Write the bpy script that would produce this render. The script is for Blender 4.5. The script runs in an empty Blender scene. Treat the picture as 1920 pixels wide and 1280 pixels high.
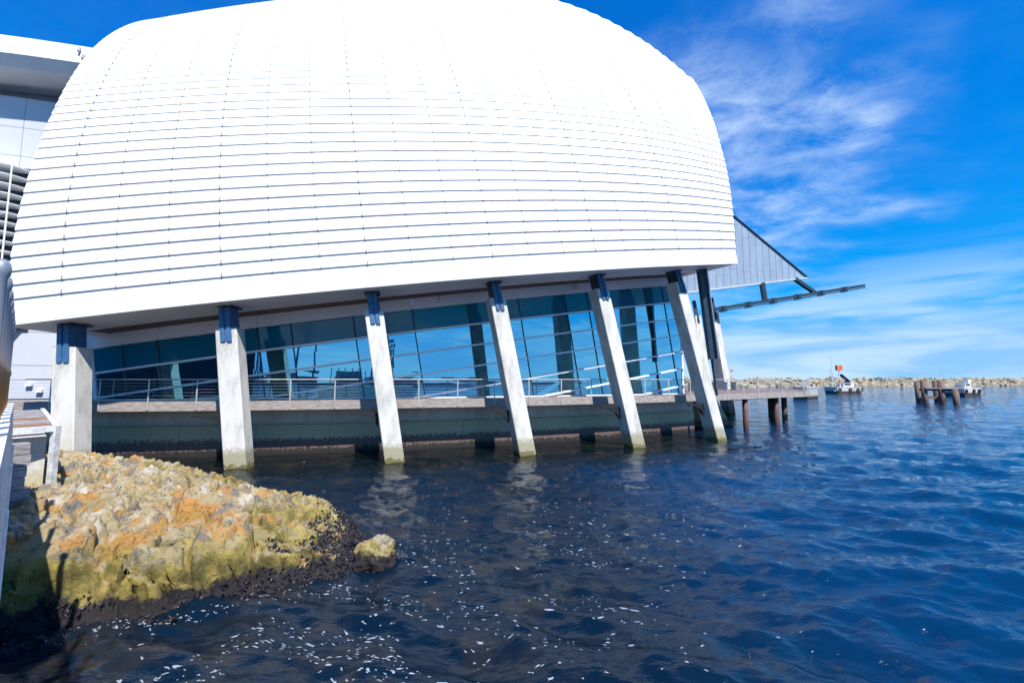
import bpy, math, random
import numpy as np
from mathutils import Vector, noise as mn
random.seed(7); rng = np.random.default_rng(7)
scene = bpy.context.scene
COL = scene.collection

# ------------------------------------------------------------------ camera, sky, sun, exposure
EYE = 3.6
cd = bpy.data.cameras.new('camera'); cam = bpy.data.objects.new('camera', cd); COL.objects.link(cam)
cd.sensor_width = 36; cd.lens = 15.0; cd.clip_start = .02; cd.clip_end = 20000
cam.location = (0, 0, EYE); cam.rotation_euler = (math.radians(90) + math.atan(72/800), 0, 0)
scene.camera = cam
SUN_EL = math.radians(55)
SX, SY = .51, -.86                      # horizontal direction towards the sun
sd = bpy.data.lights.new('sun', 'SUN'); so = bpy.data.objects.new('sun', sd); COL.objects.link(so)
sd.energy = 4.8; sd.angle = math.radians(.53); sd.color = (1, .955, .89)
sv = Vector((SX*math.cos(SUN_EL), SY*math.cos(SUN_EL), math.sin(SUN_EL)))
so.rotation_euler = sv.to_track_quat('Z', 'Y').to_euler()
so.location = (20, -30, 60)
scene.view_settings.view_transform = 'Standard'; scene.view_settings.look = 'None'
scene.view_settings.gamma = 1; scene.view_settings.use_curve_mapping = False
scene.view_settings.exposure = .66

w = bpy.data.worlds.new('World'); scene.world = w; w.use_nodes = True
nt = w.node_tree; nt.nodes.clear()
def N(t, typ, **kw):
    n = t.nodes.new(typ)
    for k, v in kw.items(): setattr(n, k, v)
    return n
def link(t, a, b): t.links.new(a, b)
sky = N(nt, 'ShaderNodeTexSky', sky_type='NISHITA', sun_disc=False)
sky.sun_elevation = SUN_EL; sky.sun_rotation = math.atan2(SX, SY)
sky.altitude = 0; sky.air_density = 1.0; sky.dust_density = 0.; sky.ozone_density = 4.0
hs = N(nt, 'ShaderNodeHueSaturation'); hs.inputs['Saturation'].default_value = 1.32; hs.inputs['Value'].default_value = 1.0
wb = N(nt, 'ShaderNodeMix', data_type='RGBA', blend_type='MULTIPLY'); wb.inputs['Factor'].default_value = 1     # cool white balance
wb.inputs['B'].default_value = (.66, .79, 1.16, 1); link(nt, sky.outputs[0], wb.inputs['A']); link(nt, wb.outputs['Result'], hs.inputs['Color'])
tc = N(nt, 'ShaderNodeTexCoord')
def math_node(t, op, a, b=None, clamp=False):
    n = N(t, 'ShaderNodeMath', operation=op, use_clamp=clamp)
    for i, v in enumerate((a, b)):
        if v is None: continue
        if isinstance(v, (int, float)): n.inputs[i].default_value = v
        else: link(t, v, n.inputs[i])
    return n.outputs[0]
def maprange(t, v, a, b, c=0., d=1., smooth=True):
    n = N(t, 'ShaderNodeMapRange'); n.interpolation_type = 'SMOOTHSTEP' if smooth else 'LINEAR'
    link(t, v, n.inputs['Value'])
    for k, x in zip(('From Min', 'From Max', 'To Min', 'To Max'), (a, b, c, d)): n.inputs[k].default_value = x
    return n.outputs[0]
sep = N(nt, 'ShaderNodeSeparateXYZ'); link(nt, tc.outputs['Generated'], sep.inputs[0])
zc = math_node(nt, 'MAXIMUM', sep.outputs[2], .02)
# clouds lie on a high flat layer: project the direction on it
px_ = math_node(nt, 'DIVIDE', sep.outputs[0], math_node(nt, 'ADD', zc, .16)); py_ = math_node(nt, 'DIVIDE', sep.outputs[1], math_node(nt, 'ADD', zc, .16))
cmb = N(nt, 'ShaderNodeCombineXYZ'); link(nt, px_, cmb.inputs[0]); link(nt, py_, cmb.inputs[1])
mp = N(nt, 'ShaderNodeMapping'); mp.inputs['Rotation'].default_value = (0, 0, .9); mp.inputs['Scale'].default_value = (1.3, 1.9, 1); mp.inputs['Location'].default_value = (.35, .2, 0)
link(nt, cmb.outputs[0], mp.inputs[0])
n1 = N(nt, 'ShaderNodeTexNoise'); n1.inputs['Scale'].default_value = 1.1; n1.inputs['Detail'].default_value = 3; n1.inputs['Distortion'].default_value = .15
n2 = N(nt, 'ShaderNodeTexNoise'); n2.inputs['Scale'].default_value = 3.2; n2.inputs['Detail'].default_value = 9; n2.inputs['Roughness'].default_value = .66; n2.inputs['Distortion'].default_value = .25
link(nt, mp.outputs[0], n1.inputs['Vector']); link(nt, mp.outputs[0], n2.inputs['Vector'])
big = maprange(nt, n1.outputs[0], .40, .70); fine = maprange(nt, n2.outputs[0], .28, .80)
dp = N(nt, 'ShaderNodeVectorMath', operation='DOT_PRODUCT'); link(nt, tc.outputs['Generated'], dp.inputs[0]); dp.inputs[1].default_value = Vector((.50, .93, .50)).normalized()
patch = maprange(nt, math_node(nt, 'ADD', dp.outputs['Value'], math_node(nt, 'MULTIPLY', math_node(nt, 'SUBTRACT', n1.outputs[0], .5), .12)), .94, .995, .03, 1.)
wisp = math_node(nt, 'MULTIPLY', math_node(nt, 'MULTIPLY', maprange(nt, n1.outputs[0], .30, .62), fine), math_node(nt, 'MULTIPLY', patch, .75))
# low bank of thin cloud above the horizon
mp2 = N(nt, 'ShaderNodeMapping'); mp2.inputs['Scale'].default_value = (2.2, 2.2, 15)
link(nt, tc.outputs['Generated'], mp2.inputs[0])
n3 = N(nt, 'ShaderNodeTexNoise'); n3.inputs['Scale'].default_value = 1.6; n3.inputs['Detail'].default_value = 7; n3.inputs['Roughness'].default_value = .55; n3.inputs['Distortion'].default_value = .5
link(nt, mp2.outputs[0], n3.inputs['Vector'])
lowm = math_node(nt, 'MULTIPLY', maprange(nt, sep.outputs[2], .26, .10), maprange(nt, n3.outputs[0], .36, .68))
low = math_node(nt, 'MULTIPLY', lowm, .6)
cov = math_node(nt, 'MAXIMUM', wisp, low, True)
mix = N(nt, 'ShaderNodeMix', data_type='RGBA'); link(nt, cov, mix.inputs['Factor'])
sr = N(nt, 'ShaderNodeSeparateColor'); link(nt, hs.outputs[0], sr.inputs[0]); cr_ = N(nt, 'ShaderNodeCombineColor')     # the bright horizon rolls off softly
for ch, lim in enumerate((1.25, 2.75, 5.0)):
    q_ = math_node(nt, 'POWER', math_node(nt, 'ADD', math_node(nt, 'POWER', math_node(nt, 'DIVIDE', math_node(nt, 'MAXIMUM', sr.outputs[ch], 0.), lim), 2.5), 1.), .4)
    link(nt, math_node(nt, 'DIVIDE', sr.outputs[ch], q_), cr_.inputs[ch])
link(nt, cr_.outputs[0], mix.inputs['A']); mix.inputs['B'].default_value = (3.2, 4.0, 5.0, 1)
bg = N(nt, 'ShaderNodeBackground'); bg.inputs['Strength'].default_value = .15
link(nt, mix.outputs['Result'], bg.inputs['Color'])
ow = N(nt, 'ShaderNodeOutputWorld'); link(nt, bg.outputs[0], ow.inputs['Surface'])

# ------------------------------------------------------------------ materials
def mat(name, col, rough=.6, metal=0., spec=.5, var=0., vscale=3., bump=0., bscale=20., col2=None, stretch=None):
    m = bpy.data.materials.new(name); m.use_nodes = True; t = m.node_tree
    b = t.nodes['Principled BSDF']
    b.inputs['Roughness'].default_value = rough; b.inputs['Metallic'].default_value = metal
    b.inputs['Specular IOR Level'].default_value = spec; b.inputs['Base Color'].default_value = (*col, 1)
    if var or bump or col2:
        c = N(t, 'ShaderNodeTexCoord'); v = c.outputs['Object']
        if stretch:
            mpn = N(t, 'ShaderNodeMapping'); mpn.inputs['Scale'].default_value = stretch; link(t, v, mpn.inputs[0]); v = mpn.outputs[0]
        if var or col2:
            n = N(t, 'ShaderNodeTexNoise'); n.inputs['Scale'].default_value = vscale; n.inputs['Detail'].default_value = 8; n.inputs['Roughness'].default_value = .65
            link(t, v, n.inputs['Vector'])
            mx = N(t, 'ShaderNodeMix', data_type='RGBA'); link(t, maprange(t, n.outputs[0], .3, .7), mx.inputs['Factor'])
            c2 = col2 if col2 else tuple(x*(1-var) for x in col)
            mx.inputs['A'].default_value = (*col, 1); mx.inputs['B'].default_value = (*c2, 1)
            link(t, mx.outputs['Result'], b.inputs['Base Color'])
        if bump:
            n = N(t, 'ShaderNodeTexNoise'); n.inputs['Scale'].default_value = bscale; n.inputs['Detail'].default_value = 6
            link(t, v, n.inputs['Vector'])
            bp = N(t, 'ShaderNodeBump'); bp.inputs['Strength'].default_value = bump; bp.inputs['Distance'].default_value = .02
            link(t, n.outputs[0], bp.inputs['Height']); link(t, bp.outputs[0], b.inputs['Normal'])
    return m
M = {}
M['white'] = mat('white_cladding', (.78, .79, .80), .58, spec=.35, var=.07, vscale=.9)
M['soffit'] = mat('soffit_white', (.80, .80, .82), .5, var=.08, vscale=.6)
M['header'] = mat('header_panel', (.78, .78, .84), .4, var=.05)
M['hullback'] = mat('dark_backing', (.05, .055, .065), .7)
M['clip'] = mat('clip_grey', (.22, .23, .25), .5)
M['timber'] = mat('soffit_timber', (.14, .055, .03), .5, col2=(.07, .028, .018), vscale=2, stretch=(1, 1, 8))
M['steelblue'] = mat('blue_steel', (.045, .13, .26), .42, var=.25, vscale=4)
M['steeldark'] = mat('dark_steel', (.025, .05, .075), .4, var=.2, vscale=3)
M['blacksteel'] = mat('black_steel', (.008, .010, .013), .75)
M['steelpale'] = mat('galvanised', (.48, .50, .53), .42, metal=.5, var=.25, vscale=9)
M['railw'] = mat('rail_steel', (.62, .60, .57), .4, metal=.3, var=.25, vscale=3)
M['zinc'] = mat('zinc', (.36, .44, .52), .42, metal=.2, var=.16, vscale=1.3, stretch=(1, 1, .25))
M['frame'] = mat('white_frame', (.86, .87, .88), .4)
M['mull'] = mat('dark_mullion', (.02, .035, .05), .4)
M['spandrel'] = mat('teal_spandrel', (.004, .14, .23), .06, spec=.5)
M['intdark'] = mat('interior_dark', (.02, .035, .045), .7)
M['intcol'] = mat('interior_column', (.012, .02, .03), .6)
M['blind'] = mat('interior_blind', (.06, .22, .24), .6)
M['deckboard'] = mat('deck_boards', (.22, .145, .125), .75, var=.4, vscale=2)
M['pile'] = mat('rusty_pile', (.045, .042, .05), .7, col2=(.16, .07, .04), vscale=1.6, bump=.5, bscale=12)
M['pileold'] = mat('weathered_pile', (.10, .065, .05), .8, col2=(.20, .13, .10), vscale=2.5, bump=.5, bscale=9, stretch=(3, 3, .5))
M['paint'] = mat('white_paint_weathered', (.72, .72, .70), .6, col2=(.42, .42, .42), vscale=6, bump=.5, bscale=18)
M['greytimber'] = mat('grey_timber', (.36, .35, .36), .8, col2=(.18, .16, .15), vscale=4, bump=.6, bscale=14, stretch=(1, 1, 5))
M['edgetimber'] = mat('edge_timber', (.43, .385, .36), .8, col2=(.24, .195, .17), vscale=3, bump=.6, bscale=14, stretch=(1, 1, 5))
M['rustsheet'] = mat('rust_brown', (.16, .06, .03), .75, col2=(.32, .17, .09), vscale=5)
M['tyre'] = mat('tyre_rubber', (.015, .015, .017), .8)
M['boatwhite'] = mat('boat_white', (.68, .68, .66), .5, col2=(.40, .38, .34), vscale=1.6)
M['boatdark'] = mat('boat_dark_hull', (.03, .032, .035), .6, col2=(.10, .07, .05), vscale=2)
M['red'] = mat('beacon_red', (.62, .05, .03), .45); M['orange'] = mat('beacon_orange', (.80, .17, .06), .4)
M['solar'] = mat('solar_panel', (.02, .03, .07), .15)
M['annex'] = mat('annex_panels', (.56, .58, .64), .4, var=.04, vscale=.5)
M['annexdark'] = mat('annex_recess_shade', (.25, .28, .33), .5)  # dark colour puts the soffit shadow into the recess wall
M['annexglass'] = mat('annex_glass', (.006, .03, .06), .08, spec=.8)
M['leaf'] = mat('shrub_leaf', (.05, .085, .03), .6, var=.5, vscale=2)
M['boulder'] = mat('breakwater_stone', (.44, .385, .27), .85, col2=(.17, .15, .11), vscale=.45)
M['bird'] = mat('bird_grey', (.06, .06, .07), .7)

def concrete(name, base, stain, zscale=1., tide=True, algae=(.10, .11, .035)):
    m = bpy.data.materials.new(name); m.use_nodes = True; t = m.node_tree; b = t.nodes['Principled BSDF']
    b.inputs['Roughness'].default_value = .75
    g = N(t, 'ShaderNodeNewGeometry'); s = N(t, 'ShaderNodeSeparateXYZ'); link(t, g.outputs['Position'], s.inputs[0])
    n = N(t, 'ShaderNodeTexNoise'); n.inputs['Scale'].default_value = 1.3; n.inputs['Detail'].default_value = 9; n.inputs['Roughness'].default_value = .65
    mpn = N(t, 'ShaderNodeMapping'); mpn.inputs['Scale'].default_value = (1.6, 1.6, .5); link(t, g.outputs['Position'], mpn.inputs[0]); link(t, mpn.outputs[0], n.inputs['Vector'])
    n2 = N(t, 'ShaderNodeTexNoise'); n2.inputs['Scale'].default_value = 9; n2.inputs['Detail'].default_value = 6; link(t, g.outputs['Position'], n2.inputs['Vector'])
    mx = N(t, 'ShaderNodeMix', data_type='RGBA'); link(t, maprange(t, n.outputs[0], .38, .75), mx.inputs['Factor'])
    mx.inputs['A'].default_value = (*base, 1); mx.inputs['B'].default_value = (*stain, 1)
    out = mx.outputs['Result']
    if tide:   # weed and mussels grow up to the tide mark, with a ragged edge
        zz = math_node(t, 'ADD', s.outputs[2], math_node(t, 'MULTIPLY', math_node(t, 'SUBTRACT', n2.outputs[0], .5), .7))
        for lo, hi, cc in tide if isinstance(tide, (list, tuple)) else [(.75, .45, algae), (.22, .1, (.04, .045, .015))]:
            mm = N(t, 'ShaderNodeMix', data_type='RGBA'); link(t, maprange(t, zz, lo, hi), mm.inputs['Factor'])
            link(t, out, mm.inputs['A']); mm.inputs['B'].default_value = (*cc, 1); out = mm.outputs['Result']
    link(t, out, b.inputs['Base Color'])
    bp = N(t, 'ShaderNodeBump'); bp.inputs['Strength'].default_value = .35; bp.inputs['Distance'].default_value = .02
    link(t, n2.outputs[0], bp.inputs['Height']); link(t, bp.outputs[0], b.inputs['Normal'])
    return m
M['pillar'] = concrete('pillar_concrete', (.60, .585, .54), (.36, .35, .31), tide=[(.95, .55, (.30, .28, .19)), (.22, .1, (.12, .11, .03))])
M['basewall'] = concrete('base_wall_concrete', (.64, .61, .57), (.46, .44, .40), tide=[(1.75, 1.35, (.44, .40, .26)), (.85, .65, (.15, .10, .085)), (.36, .2, (.016, .014, .014))])
M['pontoon'] = concrete('pontoon_concrete', (.42, .42, .42), (.25, .25, .24), tide=[(.75, .5, (.10, .10, .06)), (.4, .3, (.015, .015, .012))])

# coated solar-control glass
def glassmat():
    m = bpy.data.materials.new('blue_solar_glass'); m.use_nodes = True; t = m.node_tree; t.nodes.clear()
    o = N(t, 'ShaderNodeOutputMaterial'); gl = N(t, 'ShaderNodeBsdfGlossy'); tr = N(t, 'ShaderNodeBsdfTransparent'); mx = N(t, 'ShaderNodeMixShader')
    gl.inputs['Roughness'].default_value = .012; gl.inputs['Color'].default_value = (.27, .76, .95, 1); tr.inputs['Color'].default_value = (.10, .40, .52, 1)
    lw = N(t, 'ShaderNodeLayerWeight'); lw.inputs['Blend'].default_value = .25
    link(t, maprange(t, lw.outputs['Facing'], 0, 1, .62, .97, False), mx.inputs[0]); link(t, tr.outputs[0], mx.inputs[1]); link(t, gl.outputs[0], mx.inputs[2])
    n = N(t, 'ShaderNodeTexNoise'); n.inputs['Scale'].default_value = .35; c = N(t, 'ShaderNodeTexCoord'); link(t, c.outputs['Object'], n.inputs['Vector'])
    bp = N(t, 'ShaderNodeBump'); bp.inputs['Strength'].default_value = .05; bp.inputs['Distance'].default_value = .1
    link(t, n.outputs[0], bp.inputs['Height']); link(t, bp.outputs[0], gl.inputs['Normal'])
    link(t, mx.outputs[0], o.inputs['Surface']); return m
M['glass'] = glassmat()

def watermat():
    m = bpy.data.materials.new('sea_water'); m.use_nodes = True; t = m.node_tree; b = t.nodes['Principled BSDF']
    g = N(t, 'ShaderNodeNewGeometry')
    b.inputs['Roughness'].default_value = .045; b.inputs['IOR'].default_value = 1.333; b.inputs['Specular IOR Level'].default_value = .5
    # shallows over the stony bed beside the building and the rock are brown-green, the open harbour is blue
    d = N(t, 'ShaderNodeVectorMath', operation='DISTANCE'); link(t, g.outputs['Position'], d.inputs[0]); d.inputs[1].default_value = (-27.19, 100.9, 0)
    n = N(t, 'ShaderNodeTexNoise'); n.inputs['Scale'].default_value = .35; n.inputs['Detail'].default_value = 5; link(t, g.outputs['Position'], n.inputs['Vector'])
    dd = math_node(t, 'ADD', d.outputs['Value'], math_node(t, 'MULTIPLY', math_node(t, 'SUBTRACT', n.outputs[0], .5), 6))
    s = N(t, 'ShaderNodeSeparateXYZ'); link(t, g.outputs['Position'], s.inputs[0])
    near = math_node(t, 'MULTIPLY', maprange(t, dd, 92, 85), maprange(t, s.outputs[0], 18, 9))
    left = maprange(t, s.outputs[0], 7, 1)  # dark shallows by the rock, also painting in the shell's reflection boundary
    sh = math_node(t, 'MAXIMUM', near, math_node(t, 'MULTIPLY', left, .8))
    nb = N(t, 'ShaderNodeTexNoise'); nb.inputs['Scale'].default_value = 1.1; nb.inputs['Detail'].default_value = 6; link(t, g.outputs['Position'], nb.inputs['Vector'])
    bed = N(t, 'ShaderNodeMix', data_type='RGBA'); link(t, maprange(t, nb.outputs[0], .5, .68), bed.inputs['Factor'])
    bed.inputs['A'].default_value = (.002, .005, .007, 1); bed.inputs['B'].default_value = (.016, .013, .005, 1)
    mx = N(t, 'ShaderNodeMix', data_type='RGBA'); link(t, sh, mx.inputs['Factor']); mx.inputs['A'].default_value = (.0008, .024, .075, 1)
    link(t, bed.outputs['Result'], mx.inputs['B']); link(t, mx.outputs['Result'], b.inputs['Base Color'])
    # ripples
    mp = N(t, 'ShaderNodeMapping'); mp.inputs['Rotation'].default_value = (0, 0, -.3); mp.inputs['Scale'].default_value = (.6, 1.5, 1); link(t, g.outputs['Position'], mp.inputs[0])
    a1 = N(t, 'ShaderNodeTexNoise'); a1.inputs['Scale'].default_value = 4.5; a1.inputs['Detail'].default_value = 5; a1.inputs['Roughness'].default_value = .6; link(t, mp.outputs[0], a1.inputs['Vector'])
    a2 = N(t, 'ShaderNodeTexNoise'); a2.inputs['Scale'].default_value = .42; a2.inputs['Detail'].default_value = 4; link(t, mp.outputs[0], a2.inputs['Vector'])
    b1 = N(t, 'ShaderNodeBump'); b1.inputs['Strength'].default_value = .38; b1.inputs['Distance'].default_value = .09; link(t, a1.outputs[0], b1.inputs['Height'])
    b2 = N(t, 'ShaderNodeBump'); b2.inputs['Strength'].default_value = .35; b2.inputs['Distance'].default_value = .9; link(t, a2.outputs[0], b2.inputs['Height']); link(t, b1.outputs[0], b2.inputs['Normal'])
    link(t, b2.outputs[0], b.inputs['Normal'])
    return m
M['water'] = watermat()
fm = mat('sea_foam', (.24, .28, .35), .6); M['foam'] = fm

def rockmat(name, wet=.0):
    m = bpy.data.materials.new(name); m.use_nodes = True; t = m.node_tree; b = t.nodes['Principled BSDF']; b.inputs['Roughness'].default_value = .85
    g = N(t, 'ShaderNodeNewGeometry'); s = N(t, 'ShaderNodeSeparateXYZ'); link(t, g.outputs['Position'], s.inputs[0]); sn = N(t, 'ShaderNodeSeparateXYZ'); link(t, g.outputs['Normal'], sn.inputs[0])
    def nz(sc, det=8, ro=.65, off=0):
        n = N(t, 'ShaderNodeTexNoise'); n.inputs['Scale'].default_value = sc; n.inputs['Detail'].default_value = det; n.inputs['Roughness'].default_value = ro
        mp = N(t, 'ShaderNodeMapping'); mp.inputs['Location'].default_value = (off, off*.7, off*1.3); link(t, g.outputs['Position'], mp.inputs[0]); link(t, mp.outputs[0], n.inputs['Vector']); return n.outputs[0]
    def mixc(f, a, bb):
        mm = N(t, 'ShaderNodeMix', data_type='RGBA'); link(t, f, mm.inputs['Factor'])
        for k, v in (('A', a), ('B', bb)):
            if isinstance(v, tuple): mm.inputs[k].default_value = (*v, 1)
            else: link(t, v, mm.inputs[k])
        return mm.outputs['Result']
    c = mixc(maprange(t, nz(.9), .49, .58), (.43, .345, .19), (.50, .255, .065))          # tan / ochre-orange stone
    c = mixc(maprange(t, nz(1.6, off=4), .52, .66), c, (.60, .55, .45))                  # pale lichen and guano, sunlit cream put into the colour
    c = mixc(maprange(t, nz(2.3, off=9), .52, .62), c, (.21, .19, .165))                # grey patches
    up = maprange(t, sn.outputs[2], .35, .85)
    side = mixc(maprange(t, nz(2.0, off=13), .36, .64), (.42, .33, .08), (.13, .11, .03))   # olive algae on the sides
    zz = math_node(t, 'ADD', s.outputs[2], math_node(t, 'MULTIPLY', math_node(t, 'SUBTRACT', nz(2.4, off=2), .5), .9))
    f = math_node(t, 'MULTIPLY', maprange(t, zz, 1.05, .75), math_node(t, 'SUBTRACT', 1.0, math_node(t, 'MULTIPLY', up, .55)))
    c = mixc(f, c, side)
    c = mixc(maprange(t, zz, .36, .22), c, (.022, .018, .022))                            # mussels at the tide line
    c = mixc(maprange(t, nz(14, 4, off=3), .56, .70), c, (.07, .055, .03))
    rg = N(t, 'ShaderNodeTexNoise'); rg.noise_type = 'RIDGED_MULTIFRACTAL'; rg.inputs['Scale'].default_value = 1.5; rg.inputs['Detail'].default_value = 6; link(t, g.outputs['Position'], rg.inputs['Vector'])
    c = mixc(math_node(t, 'MULTIPLY', maprange(t, rg.outputs[0], .62, .95), .75), c, (.05, .04, .025))     # dark crack lines along a ridged noise
    link(t, c, b.inputs['Base Color'])
    bp = N(t, 'ShaderNodeBump'); bp.inputs['Strength'].default_value = 1.0; bp.inputs['Distance'].default_value = .12; link(t, nz(7, 13, .74, 6), bp.inputs['Height'])
    link(t, bp.outputs[0], b.inputs['Normal']); return m
M['rock'] = rockmat('limestone_rock')
M['mussel'] = mat('mussel_shell', (.012, .010, .018), .5, var=.4, vscale=30)

# ------------------------------------------------------------------ mesh helpers
class MB:
    def __init__(s): s.v = []; s.f = []
    def add(s, vs, fs):
        o = len(s.v); s.v += [tuple(p) for p in vs]; s.f += [tuple(o+i for i in f) for f in fs]; return s
    def hexa(s, p):   # 8 corners: bottom ring 0-3, top ring 4-7
        return s.add(p, [(0, 3, 2, 1), (4, 5, 6, 7), (0, 1, 5, 4), (1, 2, 6, 5), (2, 3, 7, 6), (3, 0, 4, 7)])
    def box(s, c, sx, sy, sz, rz=0):
        ca, sa = math.cos(rz), math.sin(rz); P = []
        for z in (-sz/2, sz/2):
            for x, y in ((-sx/2, -sy/2), (sx/2, -sy/2), (sx/2, sy/2), (-sx/2, sy/2)):
                P.append((c[0]+x*ca-y*sa, c[1]+x*sa+y*ca, c[2]+z))
        return s.hexa(P)
    def tube(s, a, b, r, n=8, r2=None):
        a = Vector(a); b = Vector(b); d = (b-a).normalized(); r2 = r if r2 is None else r2
        u = d.orthogonal().normalized(); v = d.cross(u); P = []
        for c, rr in ((a, r), (b, r2)):
            for i in range(n):
                an = 2*math.pi*i/n; P.append(c+u*math.cos(an)*rr+v*math.sin(an)*rr)
        return s.add(P, [(i, (i+1) % n, n+(i+1) % n, n+i) for i in range(n)]+[tuple(range(n-1, -1, -1)), tuple(range(n, 2*n))])
    def beam(s, a, b, w, h):    # rectangular bar, h measured upwards
        a = Vector(a); b = Vector(b); d = (b-a).normalized(); up = Vector((0, 0, 1))
        if abs(d.z) > .95: up = Vector((0, 1, 0))
        sd_ = d.cross(up).normalized()*w/2; u = sd_.cross(d).normalized()*h/2
        return s.hexa([a-sd_-u, a+sd_-u, b+sd_-u, b-sd_-u, a-sd_+u, a+sd_+u, b+sd_+u, b-sd_+u])
    def lathe(s, c, prof, n=12):
        P = []
        for r, z in prof:
            for i in range(n):
                an = 2*math.pi*i/n; P.append((c[0]+r*math.cos(an), c[1]+r*math.sin(an), c[2]+z))
        F = [(j*n+i, j*n+(i+1) % n, (j+1)*n+(i+1) % n, (j+1)*n+i) for j in range(len(prof)-1) for i in range(n)]
        F += [tuple(range(n-1, -1, -1)), tuple(range((len(prof)-1)*n, len(prof)*n))]
        return s.add(P, F)
    def torus(s, c, R, r, axis=(0, 1, 0), n=14, k=6):
        ax = Vector(axis).normalized(); u = ax.orthogonal().normalized(); v = ax.cross(u); c = Vector(c); P = []
        for i in range(n):
            a = 2*math.pi*i/n; d = u*math.cos(a)+v*math.sin(a)
            for j in range(k):
                b = 2*math.pi*j/k; P.append(c+d*(R+r*math.cos(b))+ax*r*math.sin(b))
        return s.add(P, [(i*k+j, ((i+1) % n)*k+j, ((i+1) % n)*k+(j+1) % k, i*k+(j+1) % k) for i in range(n) for j in range(k)])
    def build(s, name, m, parent=None, smooth=False):
        me = bpy.data.meshes.new(name); me.from_pydata(s.v, [], s.f); me.update()
        me.materials.append(m if not isinstance(m, str) else M[m])
        if smooth: me.polygons.foreach_set('use_smooth', [True]*len(me.polygons))
        o = bpy.data.objects.new(name, me); COL.objects.link(o)
        if parent: o.parent = parent; o.matrix_parent_inverse = parent.matrix_world.inverted()
        return o
def npmesh(name, V, F, m, parent=None, smooth=True):
    me = bpy.data.meshes.new(name); V = np.asarray(V, np.float32); F = np.asarray(F, np.int32)
    me.vertices.add(len(V)); me.vertices.foreach_set('co', V.ravel())
    k = F.shape[1]; me.loops.add(F.size); me.loops.foreach_set('vertex_index', F.ravel())
    me.polygons.add(len(F)); me.polygons.foreach_set('loop_start', np.arange(0, F.size, k, dtype=np.int32)); me.polygons.foreach_set('loop_total', np.full(len(F), k, np.int32))
    me.update(calc_edges=True); me.validate()
    me.polygons.foreach_set('use_smooth', [smooth]*len(me.polygons)); me.materials.append(M[m])
    o = bpy.data.objects.new(name, me); COL.objects.link(o)
    if parent: o.parent = parent
    return o
def thing(name, label, cat, loc=(0, 0, 0), group=None):
    o = bpy.data.objects.new(name, None); COL.objects.link(o); o.location = loc; o.empty_display_size = .3
    o['label'] = label; o['category'] = cat
    if group: o['group'] = group
    bpy.context.view_layer.update(); return o
def tag(o, label, cat, group=None):
    o['label'] = label; o['category'] = cat
    if group: o['group'] = group
    return o

# ------------------------------------------------------------------ plan of the curved building: arcs about one centre
CX, CY, R0 = -27.194, 100.908, 84.731
RISE = .15
def PT(R, th, z): return (CX+R*math.sin(th), CY-R*math.cos(th), z)
def zk1(th): return EYE+2.0025+RISE*R0*th          # first cladding joint above the fascia
def zb(th): return zk1(th)-1.08                     # underside of the shell
LST = .58; KMAX = 62
PROF = [(0.0, 0.0)]
ANG = np.interp(np.arange(KMAX+1), [0, 2, 4, 6, 8, 10, 12, 14, 16, 18, 20, 24, 28, 32, 36, 40, 44, 48, 54, 62],
                [5.3, 6.3, 8.1, 10.3, 12.6, 14.8, 16.9, 18.8, 20.4, 21.8, 23, 26.5, 31.5, 36, 40, 45, 52, 61, 76, 96]).tolist()
for k in range(KMAX):
    a = math.radians((ANG[k]+ANG[k+1])/2); t, h = PROF[-1]; PROF.append((t+math.sin(a)*LST, h+math.cos(a)*LST))
def prof(k):
    k = max(0., min(k, KMAX-1e-6)); i = int(k); f = k-i
    return PROF[i][0]*(1-f)+PROF[i+1][0]*f, PROF[i][1]*(1-f)+PROF[i+1][1]*f, math.radians(ANG[i]*(1-f)+ANG[i+1]*f)
def shell(th, k, off=0.):
    """point on the shell: angle th along the building, k courses up, off metres proud of it"""
    if k < 0: t, h, a = .09*k*LST, k*LST, math.radians(5.3)
    else:
        t, h, a = prof(k)
        if k > 12:     # the section grows slightly towards the sea end
            t0, h0 = PROF[12]; h1 = h; g = (th-.28)*.5; t = t0+(t-t0)*(1+g*.6); h = h0+(h-h0)*(1+g)
            if k > 26: h += (h1-PROF[26][1])*max(0, th-.1)*.5
    wgt = min(1, max(0, (th-.36)/.1544))**4; kk = min(max(k, 0), 28)
    z0 = zk1(th)
    th2 = th+wgt*(.00182*kk+.0000318*kk*kk)
    r = R0-t+off*math.cos(a)
    X, Y, _ = PT(r, th2, 0)
    return (X-.14*h*math.cos(th2), Y-.14*h*math.sin(th2), z0+h+off*math.sin(a))

bld = thing('museum_building', 'white hull shaped waterfront building with curved louvred roof over slanted blue glass', 'building', PT(80, .3, 0))
TH_L, TH_R = .0877, .5144
heavy = [.111, .1791, .2471, .3149, .3825, .4521]
JT = [TH_L]
for i, hv in enumerate(heavy):
    JT.append(hv)
    nx = heavy[i+1] if i < 5 else TH_R+.004
    if i < 5: JT += [hv+(nx-hv)/3, hv+2*(nx-hv)/3]
    else: JT += [hv+.0225, hv+.045]
JT.append(TH_R); JT = sorted(JT); NJ = len(JT)
def th_right(k):     # the sea end is cut back course by course towards the crown
    return float(np.interp(k, [0, 14, 18, 26, 27, 28, 30, 32, 34, 36, 38, 40, 42, 44, 50, 60], [.5146, .5150, .5164, .5154, .5142, .5106, .5064, .5022, .4958, .4872, .4762, .4591, .440, .42, .36, .3]))
def th_left(k): return TH_L+.0035*min(1, max(k, 0)/12)
def course_joints(k):
    a, b = th_left(k), th_right(k); m = [x for x in JT[1:-1] if a+.004 < x < b-.004]
    return [a]+m+[b]
KTOP = 58
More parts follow.
